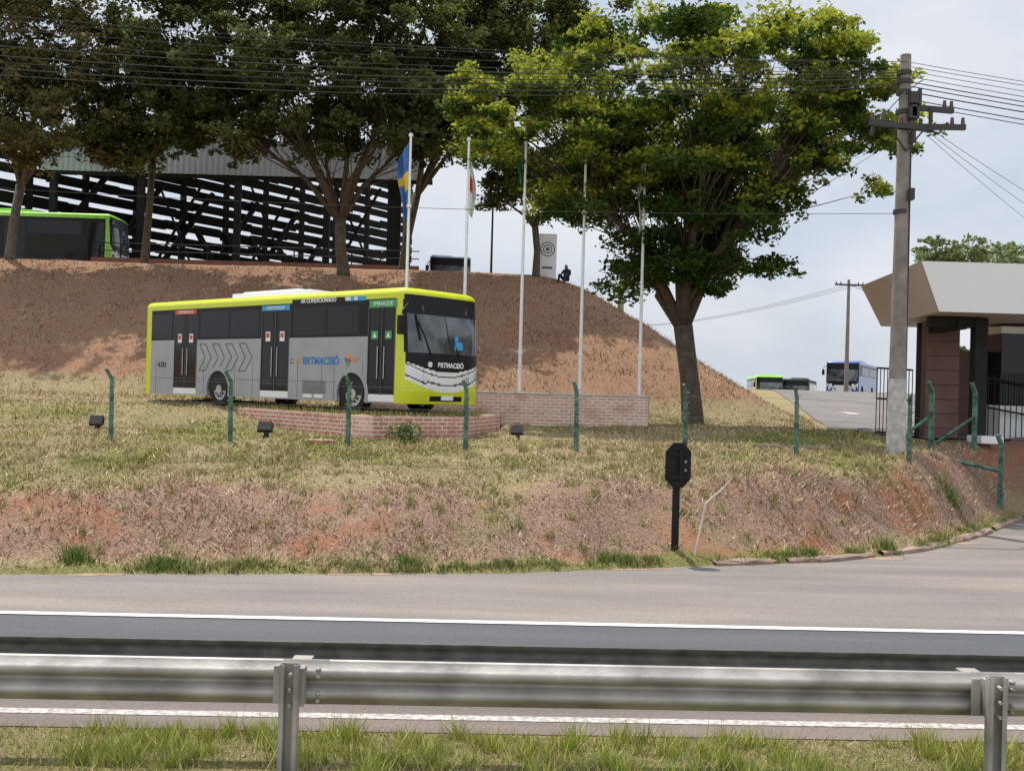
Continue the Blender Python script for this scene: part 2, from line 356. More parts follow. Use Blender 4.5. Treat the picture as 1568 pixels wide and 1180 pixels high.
m_cyan=mat('blue_lettering',(.03,.20,.50),.4); m_or=mat('orange_label',(.75,.35,.03),.4)
m_bb=mat('blue_bus_paint',(.03,.09,.38),.3,coat=.5); m_gn=mat('green_bus_paint',(.30,.75,.05),.35,coat=.3); m_lb=mat('bluegrey_bus_paint',(.30,.36,.42),.3,coat=.3)
Lb,Wb=11.72,2.68
DOORS=[(1.6,2.8),(5.97,7.2),(10.38,11.36)]; WH=[3.92,9.78]
def make_bus(name,loc,rz,body,sidem,detail=True,ac=True):
    root=empty(name,loc,rz)
    mats=[body,sidem,m_blk,m_glass,m_wind,m_white,m_hl,m_dg,m_dark]
    fx=[.0,.28,1.5,1.6,2.2,2.8,5.97,6.58,7.2,10.38,10.87,11.36,Lb-.35]
    sx=sorted(set([round(float(v),3) for v in np.arange(.1,Lb-.4,.11 if detail else .4)]+fx))
    out=[(s,0.0,'n') for s in sx]
    nf=72 if detail else 24
    for k in range(1,nf):
        ph=-math.pi/2+math.pi*k/nf; sy=math.copysign(abs(math.sin(ph))**.55,math.sin(ph)); cs=max(math.cos(ph),0)**.5
        out.append((Lb-.35+.5*cs,Wb/2+Wb/2*sy,'f'))
    sx2=sorted(set([round(float(v),3) for v in np.arange(.0,Lb-.3,.4)]+[.28,Lb-.35]))[::-1]
    out+=[(s,Wb,'n2') for s in sx2]
    for k in range(1,8): 
        ph=math.pi/2-math.pi*k/8; out.append((0-.12*math.cos(ph)**.5,Wb/2+Wb/2*math.copysign(abs(math.sin(ph))**.5,math.sin(ph)),'r'))
    zs=sorted(set([round(float(v),3) for v in np.arange(.3,2.95,.035 if detail else .12)]+[.3,.42,.5,.6,1.95,2.02,2.4,2.7,2.88,2.98]))
    zr=[(z,0.0) for z in zs]+[(2.98+.18*math.sin(a),.26*(1-math.cos(a))) for a in np.linspace(.2,math.pi/2,7)]
    n=len(out); vs=[];fs=[];ms=[]
    for z,ins in zr:
        for s,y,k in out:
            s2=s;y2=Wb/2+(y-Wb/2)*(1-ins/(Wb/2))
            if k in 'f':
                w=(s-(Lb-.35))/.5
                s2=s-.20*w*max(0,(z-1.35)/1.8)**1.4 - ins*w - .05*w*max(0,(.6-z)/.3)
            if k=='r': s2=s+ins*.8
            vs.append((s2,y2,z))
    def ctype(a,b,z):
        s=(a[0]+b[0])/2; y=(a[1]+b[1])/2; k=a[2] if a[2]==b[2] else ('f' if 'f' in (a[2],b[2]) else a[2])
        if z>3.0: return 0
        if k in('n','n2'):
            near=k=='n'
            for wx in WH:
                if (s-wx)**2+(z-.5)**2<.60**2: return -1
            if near:
                for d0,d1 in DOORS:
                    if d0<s<d1:
                        if z<.34: return 1
                        if z<.52: return 5 if detail else 2
                        if z<2.88: 
                            dm=(d0+d1)/2
                            return 2 if (min(abs(s-d0),abs(s-d1),abs(s-dm))<.07 or z<.62 or z>2.7) else 3
                        return 0
            if s<.28 : return 0
            if z>2.88: return 0
            if z>1.95:
                if s>10: return 2
                return 3 if (2.02<z<2.75 and (s%1.45)>.10) else 2
            if s>11.3: return 0 if z<1.6 else 2
            return 1
        if k=='r':
            return 3 if (1.9<z<2.7 and .2<y<2.35) else 0
        w=abs(y-Wb/2)/(Wb/2)
        if w>.955: return 0 if (z<1.55 or z>2.86 or w>.975) else 2
        if z>2.99: return 0
        if z>1.47:
            if 1.55<z<2.52 and w<.93: return 4
            return 2
        if z>1.10+.25*w*w: return 2
        lo=.60+.34*w**2
        if z>lo:
            if w>.50 and lo+.08<z<lo+.30: return 6 if z>lo+.12 else 2
            if z>lo+.40: return 5
            if z>lo+.36: return 7
            if w<.5 and lo+.15<z<lo+.2: return 7
            return 5 
        if z<.5 and w<.45 and z>.38: return 2
        return 0
    for r in range(len(zr)-1):
        zc=(zr[r][0]+zr[r+1][0])/2
        for k in range(n):
            k2=(k+1)%n; t=ctype(out[k],out[k2],zc)
            if t<0: continue
            fs.append((r*n+k,r*n+k2,(r+1)*n+k2,(r+1)*n+k)); ms.append(t)
    top=(len(zr)-1)*n; fs.append(tuple(top+k for k in range(n))); ms.append(5 if detail else 0)
    g=MB(); g.v=vs; g.f=fs; g.m=ms; g.build('body',mats,root,smooth=True)
    g=MB(); g.box((Lb/2-.1,Wb/2,.37),(Lb-.6,Wb-.5,.14),0)
    for wx in WH:
        for yy in (.36,Wb-.36): g.box((wx,yy,.85),(1.3,.62,.75),0)
    g.build('chassis',[m_dark],root)
    for wx in WH:
        for yy,sg in ((.06,-1),(Wb-.06,1)):
            g=MB(); 
            prof=[(-.28,.40),(-.28,.47),(-.24,.5),(-.04,.5),(.0,.47),(.0,.33),(-.03,.31)]
            nn=28; v_=[];f_=[]
            for a in range(nn):
                t=2*math.pi*a/nn
                for o,r in prof: v_.append((wx+r*math.cos(t),yy+sg*o,.5+r*math.sin(t)))
            m_=len(prof)
            for a in range(nn):
                for k in range(m_-1): f_.append((a*m_+k,((a+1)%nn)*m_+k,((a+1)%nn)*m_+k+1,a*m_+k+1))
            g.add(v_,f_,0)
            g.tube([(wx,yy-sg*.05,.5),(wx,yy-sg*.03,.5)],.32,24,1)
            g.tube([(wx,yy-sg*.05,.5),(wx,yy+sg*.02,.5)],.13,16,1)
            for a in range(10):
                t=2*math.pi*a/10; g.tube([(wx+.2*math.cos(t),yy-sg*.05,.5+.2*math.sin(t)),(wx+.2*math.cos(t),yy-sg*.0,.5+.2*math.sin(t))],.03,6,2)
            g.build('wheel',[m_tyre,m_rim,m_dark],root,smooth=False)
        for y0,y1 in ((-.012,.10),(Wb+.012,Wb-.10)):
            g=MB(); v_=[];f_=[];nn=22
            for a in range(nn+1):
                t=math.pi*(-.11+1.22*a/nn)
                c_,s_=math.cos(t),math.sin(t)
                for r,yy in ((.54,y1),(.54,y0),(.655,y0),(.655,y1)): v_.append((wx+r*c_,yy,.5+r*s_))
            for a in range(nn):
                for k in range(3): f_.append((a*4+k,(a+1)*4+k,(a+1)*4+k+1,a*4+k+1))
            g.add(v_,f_); g.build('wheel_arch',[sidem if detail else m_dark],root)
    g=MB(); yy,inn=-.20,.25
    g.tube([(Lb-.15,inn,2.8),(Lb+.08,inn+(yy-inn)*.6,2.72),(Lb+.1,yy,2.55),(Lb+.08,yy,2.45)],.025,6)
    g.box((Lb+.06,yy,2.2),(.12,.2,.46)); g.build('mirror',[m_blk],root,bevel=.03)
    if ac:
        g=MB(); 
        g.box((5.6,Wb/2,3.22),(3.6,1.7,.18),0); g.box((5.5,Wb/2,3.33),(2.6,1.5,.06),0)
        g.box((2.0,Wb/2,3.19),(.9,.8,.1),0)
        g.build('roof_air_conditioner',[m_white if detail else body],root,bevel=.06)
    if not detail: return root
    P=-.006
    rx=(R(90),0,0)
    def lab(s0,s1,z0,z1,m,nm='label',p=P):
        g=MB(); g.box(((s0+s1)/2,p,(z0+z1)/2),(s1-s0,.006,z1-z0)); return g.build(nm,[m],root)
    lab(1.6,2.75,2.72,2.85,m_red); lab(5.97,7.2,2.71,2.85,m_blue); lab(10.4,11.4,2.66,2.85,m_grn)
    text('DESEMBARQUE',.12,(2.17,-.011,2.785),rx,m_white,root); text('DESEMBARQUE',.12,(6.58,-.011,2.78),rx,m_white,root); text('EMBARQUE',.14,(10.9,-.011,2.755),rx,m_white,root)
    lab(7.3,9.45,2.86,2.975,m_blk); text('AR CONDICIONADO',.15,(8.4,-.012,2.917),rx,m_white,root,bold=.004)
    lab(9.5,10.25,2.86,2.975,m_blue)
    lab(9.5,9.68,2.88,2.96,m_white,p=-.012); lab(9.82,9.95,2.88,2.96,m_white,p=-.012)
    text('BRTMACEIÓ',.27,(8.55,-.008,1.33),rx,m_cyan,root,bold=.006)
    text('4.551',.22,(.95,-.008,1.2),rx,m_blk,root,bold=.004)
    lab(7.27,7.42,1.36,1.39,m_cyan); lab(7.27,7.42,1.26,1.29,m_dg)
    g=MB()
    for k in range(2):
        o=7.5+k*.10; g.add([(o+.09,-.008,1.24),(o+.12,-.008,1.24),(o+.04,-.008,1.33),(o+.12,-.008,1.42),(o+.09,-.008,1.42),(o,-.008,1.33)],[(0,1,2,5),(5,2,3,4)])
    g.build('chevron_mark',[m_or],root)
    for k,(mm,a,b_,r_) in enumerate([(m_or,9.66,1.46,.075),(m_cyan,9.57,1.36,.06),(m_red,9.70,1.34,.055),(m_grn,9.63,1.26,.06)]):
        g=MB(); g.tube([(a,-.004-.001*k,b_),(a,-.009-.001*k,b_)],r_,10); g.build('emblem',[mm],root)
    text('BRT',.14,(9.92,-.008,1.37),rx,m_or,root,bold=.003)
    def chev(o,hh=.78,t=.03,wd=.62,z0=1.04):
        a=[(o,z0),(o+wd*.5,z0),(o+wd,z0+hh/2),(o+wd*.5,z0+hh),(o,z0+hh),(o+wd*.5,z0+hh/2)]
        g=MB()
        for q in range(len(a)):
            p,r_=a[q],a[(q+1)%len(a)]; dx,dz=r_[0]-p[0],r_[1]-p[1]; l=math.hypot(dx,dz); nx_,nz_=-dz/l*t/2,dx/l*t/2
            y=-.006-.0005*q
            g.add([(p[0]+nx_,y,p[1]+nz_),(p[0]-nx_,y,p[1]-nz_),(r_[0]-nx_,y,r_[1]-nz_),(r_[0]+nx_,y,r_[1]+nz_)],[(0,1,2,3)])
        g.build('chevron_graphic',[m_dg],root)
    for q in range(4): chev(2.95+.66*q)
    g=MB()
    for s in (.6,3.2,4.75,5.6,7.6,8.6,9.1,10.2): g.box((s,-.002,.85),(.010,.006,1.0))
    g.box((5.0,-.002,.80),(9.5,.005,.010)) ; 
    g.build('panel_seams',[m_dg],root)
    g=MB(); 
    for q in range(7): g.box((8.3,-.005,.50+q*.05),(.95,.012,.024),0)
    g.build('vent_grille',[m_dg],root)
    g=MB()
    for q in range(2): g.box((8.05+.46*q,-.009,.41),(.36,.006,.09),0)
    g.build('hatch_label',[m_white],root)
    g=MB()
    for d0,d1 in DOORS[:2]:
        for s in (d0+.30,d1-.30): g.box((s,-.006,2.0),(.2,.006,.26),0)
    g.build('door_sticker',[m_white],root)
    g=MB()
    for d0,d1 in DOORS[:2]:
        for s in (d0+.30,d1-.30): g.box((s,-.011,2.03),(.14,.006,.12),0)
    g.build('door_sticker_print',[m_red],root)
    g=MB()
    for s in (DOORS[2][0]+.24,DOORS[2][1]-.24): 
        g.box((s,-.006,1.98),(.24,.006,.2),0)
    g.build('door_sticker',[m_grn],root)
    g=MB()
    for s in (DOORS[2][0]+.24,DOORS[2][1]-.24): g.add([(s-.07,-.011,1.92),(s+.07,-.011,1.92),(s,-.011,2.05)],[(0,1,2)])
    g.build('door_sticker_print',[m_white],root)
    g=MB()
    for d0,d1 in DOORS:
        dm=(d0+d1)/2
        for s in (d0,dm,d1): g.box((s,-.004,1.6),(.02,.01,2.2),0)
        for s in (dm-.12,dm+.12): g.tube([(s,-.02,.9),(s,-.02,1.7)],.012,6,1)
    g.build('door_frames',[m_dg,m_rim],root)
    fr=Lb+.15
    g=MB()
    for y0,y1 in ((.75,.35),(1.75,1.35)):
        g.tube([(fr+.02,y0,1.5),(fr-.06,(y0+y1)/2,2.0),(fr-.1,y1,2.35)],.014,6)
        g.tube([(fr-.03,y1+.06,1.85),(fr-.12,y1-.05,2.5)],.02,6)
    g.build('wipers',[m_blk],root)
    text('BRTMACEIÓ',.17,(fr+.02,Wb/2+.1,1.27),(R(90),0,R(90)),m_white,root,bold=.006)
    g=MB(); g.tube([(fr-.02,.72,1.28),(fr+.012,.72,1.28)],.07,14,0); g.build('badge',[m_white],root)
    g=MB(); g.box((fr-.03,1.75,1.78),(.02,.3,.2),0,M=Matrix.Rotation(R(-7),3,'Y')); g.box((fr-.03,1.66,1.95),(.02,.12,.12),0,M=Matrix.Rotation(R(-7),3,'Y')); g.build('windscreen_notice',[m_blue],root)
    g=MB(); g.box((fr+.01,Wb/2,.46),(.02,.42,.12),0); g.build('number_plate',[m_white],root)
    g=MB(); g.box((fr-.16,Wb/2,2.72),(.02,1.6,.24),0,M=Matrix.Rotation(R(-9),3,'Y')); g.build('destination_display',[m_dg],root)
    return root
brz=math.atan2(-.648,.762)
make_bus('city_bus',(-11.54,32.89,2.09),brz,m_lime,m_silver,True)
make_bus('city_bus',(-32.9,54.5,8.35),0.02,m_gn,m_dark,False)
make_bus('city_bus',(-6.8,80,8.45),R(-84),m_lb,m_lb,False)
hx,hy=-.45,-.893
make_bus('city_bus',(27.6-hx*11.7-1.2,88-hy*11.7,2.95),math.atan2(hy,hx),m_bb,m_bb,False)
make_bus('city_bus',(26.5,118,2.0),R(-98),m_gn,m_white,False)
make_bus('city_bus',(31.6,118,1.75),R(-110),m_dark,m_dark,False)

# ---------------------------------------------------------------- brick walls
def brick(name,c1,c2,mo):
    m=bpy.data.materials.new(name); nt,N,L,b=nodes_of(m); b.inputs['Roughness'].default_value=.9
    tc=N.new('ShaderNodeTexCoord'); s=N.new('ShaderNodeSeparateXYZ'); cb=N.new('ShaderNodeCombineXYZ')
    L.new(tc.outputs['Object'],s.inputs[0]); L.new(s.outputs['X'],cb.inputs[0]); L.new(s.outputs['Z'],cb.inputs[1])
    bt=N.new('ShaderNodeTexBrick'); bt.inputs['Scale'].default_value=1; bt.inputs['Brick Width'].default_value=.28; bt.inputs['Row Height'].default_value=.095; bt.inputs['Mortar Size'].default_value=.016
    bt.inputs['Color1'].default_value=c1+(1,); bt.inputs['Color2'].default_value=c2+(1,); bt.inputs['Mortar'].default_value=mo+(1,)
    L.new(cb.outputs[0],bt.inputs['Vector'])
    nz=N.new('ShaderNodeTexNoise'); nz.inputs['Scale'].default_value=1.6; nz.inputs['Detail'].default_value=8; L.new(tc.outputs['Object'],nz.inputs['Vector'])
    rp=N.new('ShaderNodeValToRGB'); rp.color_ramp.elements[0].position=.50; rp.color_ramp.elements[1].position=.70; rp.color_ramp.elements[0].color=(0,0,0,1); rp.color_ramp.elements[1].color=(.7,.7,.7,1); L.new(nz.outputs['Fac'],rp.inputs['Fac'])
    mx=N.new('ShaderNodeMix'); mx.data_type='RGBA'; L.new(rp.outputs[0],mx.inputs[0]); L.new(bt.outputs['Color'],mx.inputs[6]); mx.inputs[7].default_value=tuple(k*.75 for k in c1)+(1,)
    L.new(mx.outputs[2],b.inputs['Base Color'])
    bp=N.new('ShaderNodeBump'); bp.inputs['Strength'].default_value=.5; bp.inputs['Distance'].default_value=.01; bp.invert=True; L.new(bt.outputs['Fac'],bp.inputs['Height']); L.new(bp.outputs['Normal'],b.inputs['Normal'])
    return m
m_br=brick('pale_brick',(.58,.31,.23),(.70,.44,.35),(.80,.70,.62)); m_br2=brick('red_brick',(.46,.18,.12),(.58,.28,.20),(.70,.62,.54))
m_cap=mat('wall_cap',(.62,.54,.48),.9,var=.25,bump=.4)
def wallseg(root,p,q,z0,z1,m,t=.22,cap=True):
    d=Vector((q[0]-p[0],q[1]-p[1],0)); l=d.length; rz=math.atan2(d.y,d.x)
    g=MB(); g.box((l/2,t/2,(z0+z1)/2),(l,t,z1-z0)); g.build('wall_face',[m],root,loc=(p[0],p[1],0),rz=rz)
    if cap:
        g=MB(); g.box((l/2,t/2,z1+.031),(l+.04,t+.06,.06)); g.build('cap',[m_cap],root,loc=(p[0],p[1],0),rz=rz,bevel=.01)
w=empty('brick_retaining_wall')
wallseg(w,(-7.4,28.3),(-3.75,24.15),1.2,2.12,m_br2,cap=False); wallseg(w,(-3.75,24.15),(-3.1,23.5),1.2,2.12,m_br,t=.3,cap=False)
wallseg(w,(-3.1,23.5),(-1.05,25.3),1.2,2.12,m_br2,cap=False); wallseg(w,(-1.05,25.3),(-.3,28.6),1.2,2.12,m_br2,cap=False)
w=empty('brick_wall'); wallseg(w,(-5,30.3),(4.05,31.0),1.2,2.70,m_br); wallseg(w,(4.05,31.0),(4.35,33),1.2,2.70,m_br)
g=MB(); pts=[(-7.4,28.35),(-3.1,23.65),(-1.15,25.4),(-.35,28.6),(-.3,30.4),(-9,32)]
g.add([(x,y,2.09) for x,y in pts]+[(x,y,1.2) for x,y in pts],[tuple(range(6))[::-1]]+[(k,(k+1)%6,(k+1)%6+6,k+6) for k in range(6)])
o=g.build('grass_terrace',[gm]); a_=o.data.color_attributes.new('Col','FLOAT_COLOR','POINT'); a_.data.foreach_set('color',[.1,.5,0,1]*12)
n=9000; t=RNG.uniform(0,1,(n,2)); x=-8+t[:,0]*7.2; y=24+t[:,1]*8
ok=((y-(28.35+(x+7.4)*(-4.7/4.3)))>.1)&((y-(23.65+(x+3.1)*.95))>.1)
x,y=x[ok],y[ok]; n=len(x)
blades('terrace_grass',x,y,RNG.uniform(.05,.18,n),RNG.uniform(.02,.045,n),colmix(n,[(.16,.19,.05),(.38,.34,.16),(.25,.18,.1)],[3,3,1]),zf=lambda x,y:0*x+2.09)
def leaves_np(name,c,size,col,parent,m,up=.4,aspect=.5):
    n=len(c); nr=RNG.normal(0,1,(n,3)); nr[:,2]=np.abs(nr[:,2])+up; nr/=np.linalg.norm(nr,axis=1)[:,None]
    t=RNG.normal(0,1,(n,3)); t-=nr*(t*nr).sum(1)[:,None]; t/=np.linalg.norm(t,axis=1)[:,None]; b_=np.cross(nr,t)
    s=size[:,None]; v=np.empty((n,4,3)); v[:,0]=c-t*s; v[:,1]=c+b_*s*aspect; v[:,2]=c+t*s; v[:,3]=c-b_*s*aspect
    return np_mesh(name,v.reshape(-1,3),np.arange(n*4).reshape(n,4),[m],np.repeat(col,4,0),parent)
m_leaf=leaf_mat('foliage',.4)
def bush(name,x,y,z,r,h,n,cols,sz=.06):
    c=RNG.normal(0,1,(n,3)); c/=np.linalg.norm(c,axis=1)[:,None]; c*=RNG.uniform(.3,1,(n,1))
    c=c*np.array([r,r,h/2])+np.array([x,y,z+h/2]); leaves_np(name,c,RNG.uniform(.6,1.2,n)*sz,colmix(n,cols,[1]*len(cols)),None,m_leaf)
bush('green_bush',-2.35,23.3,1.45,.45,.6,500,[(.06,.11,.03),(.12,.18,.05)],.05)
bush('green_bush',-2.2,22.9,1.4,.3,.3,250,[(.06,.11,.03),(.12,.18,.05)],.05)

# ---------------------------------------------------------------- trees
m_bark=mat('bark',(.10,.075,.055),.95,var=.4,scale=6,bump=.9); m_bark2=mat('bark_grey',(.13,.11,.09),.95,var=.4,scale=6,bump=.9)
def make_tree(name,base,crotch,ells,npads,padr,lpp,lsize,cols,tr,seed,K=7,shell=.55,flat=.5,topc=None,bark=None,upfrac=.5):
    rng=np.random.default_rng(seed); root=empty(name,base); B=np.array(base)
    pads=[]; wt=np.array([e[3]*e[5]*(e[6] if len(e)>6 else 1.0) for e in ells]); cnt=(wt/wt.sum()*npads).astype(int)
    for e,c in zip(ells,cnt):
        d=rng.normal(0,1,(c*3,3)); d/=np.linalg.norm(d,axis=1)[:,None]
        d=d[(d[:,2]>-.8)][:c]
        r=rng.uniform(shell,1,len(d))[:,None]; pads.append(np.array(e[:3])+d*r*np.array(e[3:6]))
    P=np.concatenate(pads)-B; C=np.array(crotch)-B
    cen=P[rng.choice(len(P),K,replace=False)]
    for _ in range(6):
        lab=((P[:,None]-cen[None])**2).sum(2).argmin(1)
        cen=np.array([P[lab==k].mean(0) if (lab==k).any() else cen[k] for k in range(K)])
    g=MB()
    mid=C*.5+np.array([rng.uniform(-.1,.1),0,0])
    g.tube([(0,0,-.3),(0,0,.15),tuple(mid),tuple(C)],[tr*1.5,tr*1.12,tr*.92,tr*.95],12)
    for k in range(K):
        e=C+(cen[k]-C)*.78; m1=C+(e-C)*.35+np.array([rng.uniform(-.3,.3),rng.uniform(-.3,.3),.06*np.linalg.norm(e-C)])
        m2=C+(e-C)*.7+np.array([rng.uniform(-.4,.4),rng.uniform(-.4,.4),.05*np.linalg.norm(e-C)])
        lp=[C-np.array([0,0,tr*.5]),m1,m2,e]; g.tube([tuple(p) for p in lp],[tr*.6,tr*.38,tr*.22,tr*.10],8)
        for i_ in np.where(lab==k)[0]:
            t=rng.uniform(.9,2.9); q=int(t); s=lp[q]+(lp[q+1]-lp[q])*(t-q)
            m_=(s+P[i_])/2+rng.uniform(-.35,.35,3); r0=tr*rng.uniform(.06,.10)
            g.tube([tuple(s),tuple(m_),tuple(P[i_])],[r0,r0*.6,r0*.25],5,caps=False)
    g.build('trunk_and_limbs',[bark or m_bark],root,smooth=True)
    ncl=9; npp=lpp//ncl; P2=np.repeat(P,ncl,0); R2=np.repeat(rng.uniform(padr[0],padr[1],len(P)),ncl)
    d0=rng.normal(0,1,(len(P2),3)); d0/=np.linalg.norm(d0,axis=1)[:,None]; o0=d0*(rng.uniform(.2,1,len(P2))*R2)[:,None]*np.array([1,1,flat])
    o0[:,2]-=.22*(o0[:,0]**2+o0[:,1]**2)/R2
    C2=P2+o0; n=len(C2)*npp
    pc=np.repeat(C2,npp,0); pr=np.repeat(R2*rng.uniform(.3,.52,len(C2)),npp)
    d=rng.normal(0,1,(n,3)); d/=np.linalg.norm(d,axis=1)[:,None]; rr=rng.uniform(0,1,n)**.5
    c=pc+d*rr[:,None]*pr[:,None]*np.array([1,1,.6])
    pal=np.array(cols); pi=rng.choice(len(pal),len(P)); base_c=np.repeat(pal[pi],ncl*npp,0)[:n]*np.repeat(rng.uniform(.75,1.3,len(C2)),npp)[:,None]
    col=base_c*rng.uniform(.7,1.3,(n,1))
    if topc is not None:  # sunlit tops painted into leaf colour: yellow-green on upper pads and pad tops
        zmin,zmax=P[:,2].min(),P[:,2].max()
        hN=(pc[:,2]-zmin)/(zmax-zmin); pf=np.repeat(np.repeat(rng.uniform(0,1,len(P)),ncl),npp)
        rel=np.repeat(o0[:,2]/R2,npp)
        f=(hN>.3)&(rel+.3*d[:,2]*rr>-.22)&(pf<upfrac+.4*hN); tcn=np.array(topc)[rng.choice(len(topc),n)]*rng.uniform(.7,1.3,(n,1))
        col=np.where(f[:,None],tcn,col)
    s=rng.uniform(.6,1.3,n)*lsize
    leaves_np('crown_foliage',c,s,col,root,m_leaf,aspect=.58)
    return root
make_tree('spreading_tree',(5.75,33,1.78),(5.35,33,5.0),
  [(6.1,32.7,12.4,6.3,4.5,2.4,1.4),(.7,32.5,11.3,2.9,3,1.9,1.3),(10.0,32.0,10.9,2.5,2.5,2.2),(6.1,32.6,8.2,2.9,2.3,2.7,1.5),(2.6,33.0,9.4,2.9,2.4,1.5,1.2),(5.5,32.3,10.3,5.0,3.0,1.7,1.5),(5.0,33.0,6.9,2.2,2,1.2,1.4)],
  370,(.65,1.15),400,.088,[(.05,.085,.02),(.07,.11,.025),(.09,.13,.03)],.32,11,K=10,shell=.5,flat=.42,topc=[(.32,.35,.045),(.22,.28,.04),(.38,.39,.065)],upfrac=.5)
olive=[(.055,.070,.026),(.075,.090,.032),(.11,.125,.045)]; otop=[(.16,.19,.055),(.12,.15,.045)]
z1=Hf(-8.1,49.2)
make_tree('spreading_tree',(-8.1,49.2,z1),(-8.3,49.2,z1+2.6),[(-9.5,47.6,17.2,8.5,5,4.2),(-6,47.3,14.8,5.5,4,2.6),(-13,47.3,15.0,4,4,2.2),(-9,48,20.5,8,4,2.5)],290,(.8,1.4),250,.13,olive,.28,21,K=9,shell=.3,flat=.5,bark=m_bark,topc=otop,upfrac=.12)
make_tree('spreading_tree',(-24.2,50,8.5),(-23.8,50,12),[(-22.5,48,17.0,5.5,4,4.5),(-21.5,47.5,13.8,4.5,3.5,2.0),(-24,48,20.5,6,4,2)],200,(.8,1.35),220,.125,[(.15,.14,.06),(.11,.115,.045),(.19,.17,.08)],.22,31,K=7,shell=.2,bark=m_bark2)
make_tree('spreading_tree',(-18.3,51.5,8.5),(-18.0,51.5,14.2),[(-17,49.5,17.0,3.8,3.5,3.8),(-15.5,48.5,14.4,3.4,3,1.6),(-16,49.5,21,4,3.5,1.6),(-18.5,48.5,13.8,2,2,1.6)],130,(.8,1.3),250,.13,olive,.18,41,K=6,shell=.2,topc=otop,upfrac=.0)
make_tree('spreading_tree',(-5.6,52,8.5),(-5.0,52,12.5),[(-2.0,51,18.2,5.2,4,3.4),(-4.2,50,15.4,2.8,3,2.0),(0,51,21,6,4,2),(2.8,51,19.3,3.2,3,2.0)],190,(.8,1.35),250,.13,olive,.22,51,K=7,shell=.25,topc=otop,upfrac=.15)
z2=Hf(1,50.3)
make_tree('shade_tree',(1.0,50.3,z2),(.9,50.3,z2+2.4),[(1.0,50.0,13.0,3.0,2.5,2.0)],60,(.7,1.1),230,.11,olive,.17,61,K=5,shell=.3)
make_tree('distant_tree',(27.5,62,2.9),(27.5,62,8),[(27.3,62,11.3,4.2,3,1.8),(30,63,10.2,3.5,3,1.5)],75,(.6,1.0),140,.14,[(.17,.21,.09),(.22,.26,.11)],.22,71,K=6,shell=.3)
make_tree('distant_tree',(35,76,3.2),(35,76,5),[(35,76,6.6,3.5,3,1.7),(40,76,6.4,3.5,3,2)],50,(.6,1.0),140,.16,[(.06,.09,.03),(.10,.13,.045)],.2,81,K=5)
g=MB(); pz=Hf(5.15,50.5)+.8; c0=Vector((5.15,50.5,pz)); pr=random.Random(3)
for k in range(40):
    a=pr.uniform(0,2*math.pi); e=pr.uniform(.1,1.2); l=pr.uniform(1.0,1.6); d=Vector((math.cos(a)*math.cos(e),math.sin(a)*math.cos(e),math.sin(e)))
    s=Vector((-math.sin(a),math.cos(a),0))*.07; p1=c0+d*l*.5; p2=c0+d*l+Vector((0,0,-.35*l*math.cos(e)))
    g.add([c0-s*.4,c0+s*.4,p1+s,p1-s,p2],[(0,1,2,3),(3,2,4)])
g.tube([(5.15,50.5,pz-1.2),tuple(c0)],.15,8)
g.build('palm_bush',[mat('palm_leaf',(.30,.34,.18),.6)])

# ---------------------------------------------------------------- shed
shed=empty('industrial_shed')
m_corr=mat('corrugated_sheet',(.36,.40,.44),.5,.0,var=.12,scale=.6)
m_steel=mat('dark_steel',(.022,.022,.022),.8,spec=.2); m_slat=mat('louvre_sheet',(.016,.016,.017),.8,spec=.15)
g=MB(); v_=[];f_=[]; xx=np.arange(-26.5,-5.2,.16)
for k,x in enumerate(xx):
    o=.07 if k%2 else 0
    v_+= [(x,58-o,14.35),(x,58-o,16.3)]
for k in range(len(xx)-1): f_.append((2*k,2*k+2,2*k+3,2*k+1))
g.add(v_,f_); g.build('fascia',[m_corr],shed)
g=MB(); g.add([(-40,58.1,16.2),(-5.3,58.1,16.2),(-6.5,88,22.5),(-29.5,58.3,16.2)],[(0,1,2,3)]); 
g.box((-15.5,58.2,14.3),(21.5,.25,.25)); g.build('roof',[m_steel],shed)
g=MB()
for x in (-25.9,-21,-15.6,-10.6): g.box((x,58.3,11.4),(.35,.35,6.0))
g.box((-6.9,58.8,11.5),(.75,.3,6.2)); 
for x in (-21,-15.6,-10.6):
    g.tube([(x,60,9),(x+2.6,61,14.4)],.09,5); g.tube([(x+2.6,60,9),(x,61,14.4)],.07,5)
g.build('columns',[m_steel],shed)
g=MB(); g.box((-6.15,58.6,11.5),(.45,.3,6.2)); g.build('end_column',[mat('concrete_column',(.16,.15,.14),.9)],shed)
rr=random.Random(5)
A=Vector((-31,55.2,0)); Bv=Vector((-9.0,88,0)); D=(Bv-A); Ld=D.length; D.normalize(); ang=math.atan2(D.y,D.x)
g=MB()
for row in range(22):
    z=8.9+row*.80; s=rr.uniform(-3,0)
    while s<Ld:
        l=rr.uniform(2.0,6)
        l=min(l,Ld-s+.3); zt=2.75+.235*(55+ s*D.y)
        if z<zt:
            p=A+D*(s+l/2); drop=rr.uniform(-.12,.09)
            g.box((p.x,p.y,z+drop),(l+.1,.05,.58+rr.uniform(-.05,.09)),0,rz=ang)
        s+=l+rr.uniform(0,.08)
g.build('louvre_wall',[m_slat],shed)
g=MB()
for q in range(11):
    s=Ld*(q+.5)/11; p=A+D*s; zt=2.75+.235*p.y; g.box((p.x,p.y+.2,(8+zt)/2),(.3,.3,zt-8),0,rz=ang)
for q in range(6):
    s=Ld*(.15+.1*q); p=A+D*s; p2=A+D*(s+5); g.tube([(p.x,p.y-.5,9),(p2.x,p2.y-.5,15.5)],.2,5)
for q in range(4):
    s=Ld*(.45+.06*q); p=A+D*s; p2=A+D*(s+3); g.tube([(p.x,p.y-1.5,13),(p2.x,p2.y-1.5,9)],.22,5)
g.build('frames',[m_steel],shed)
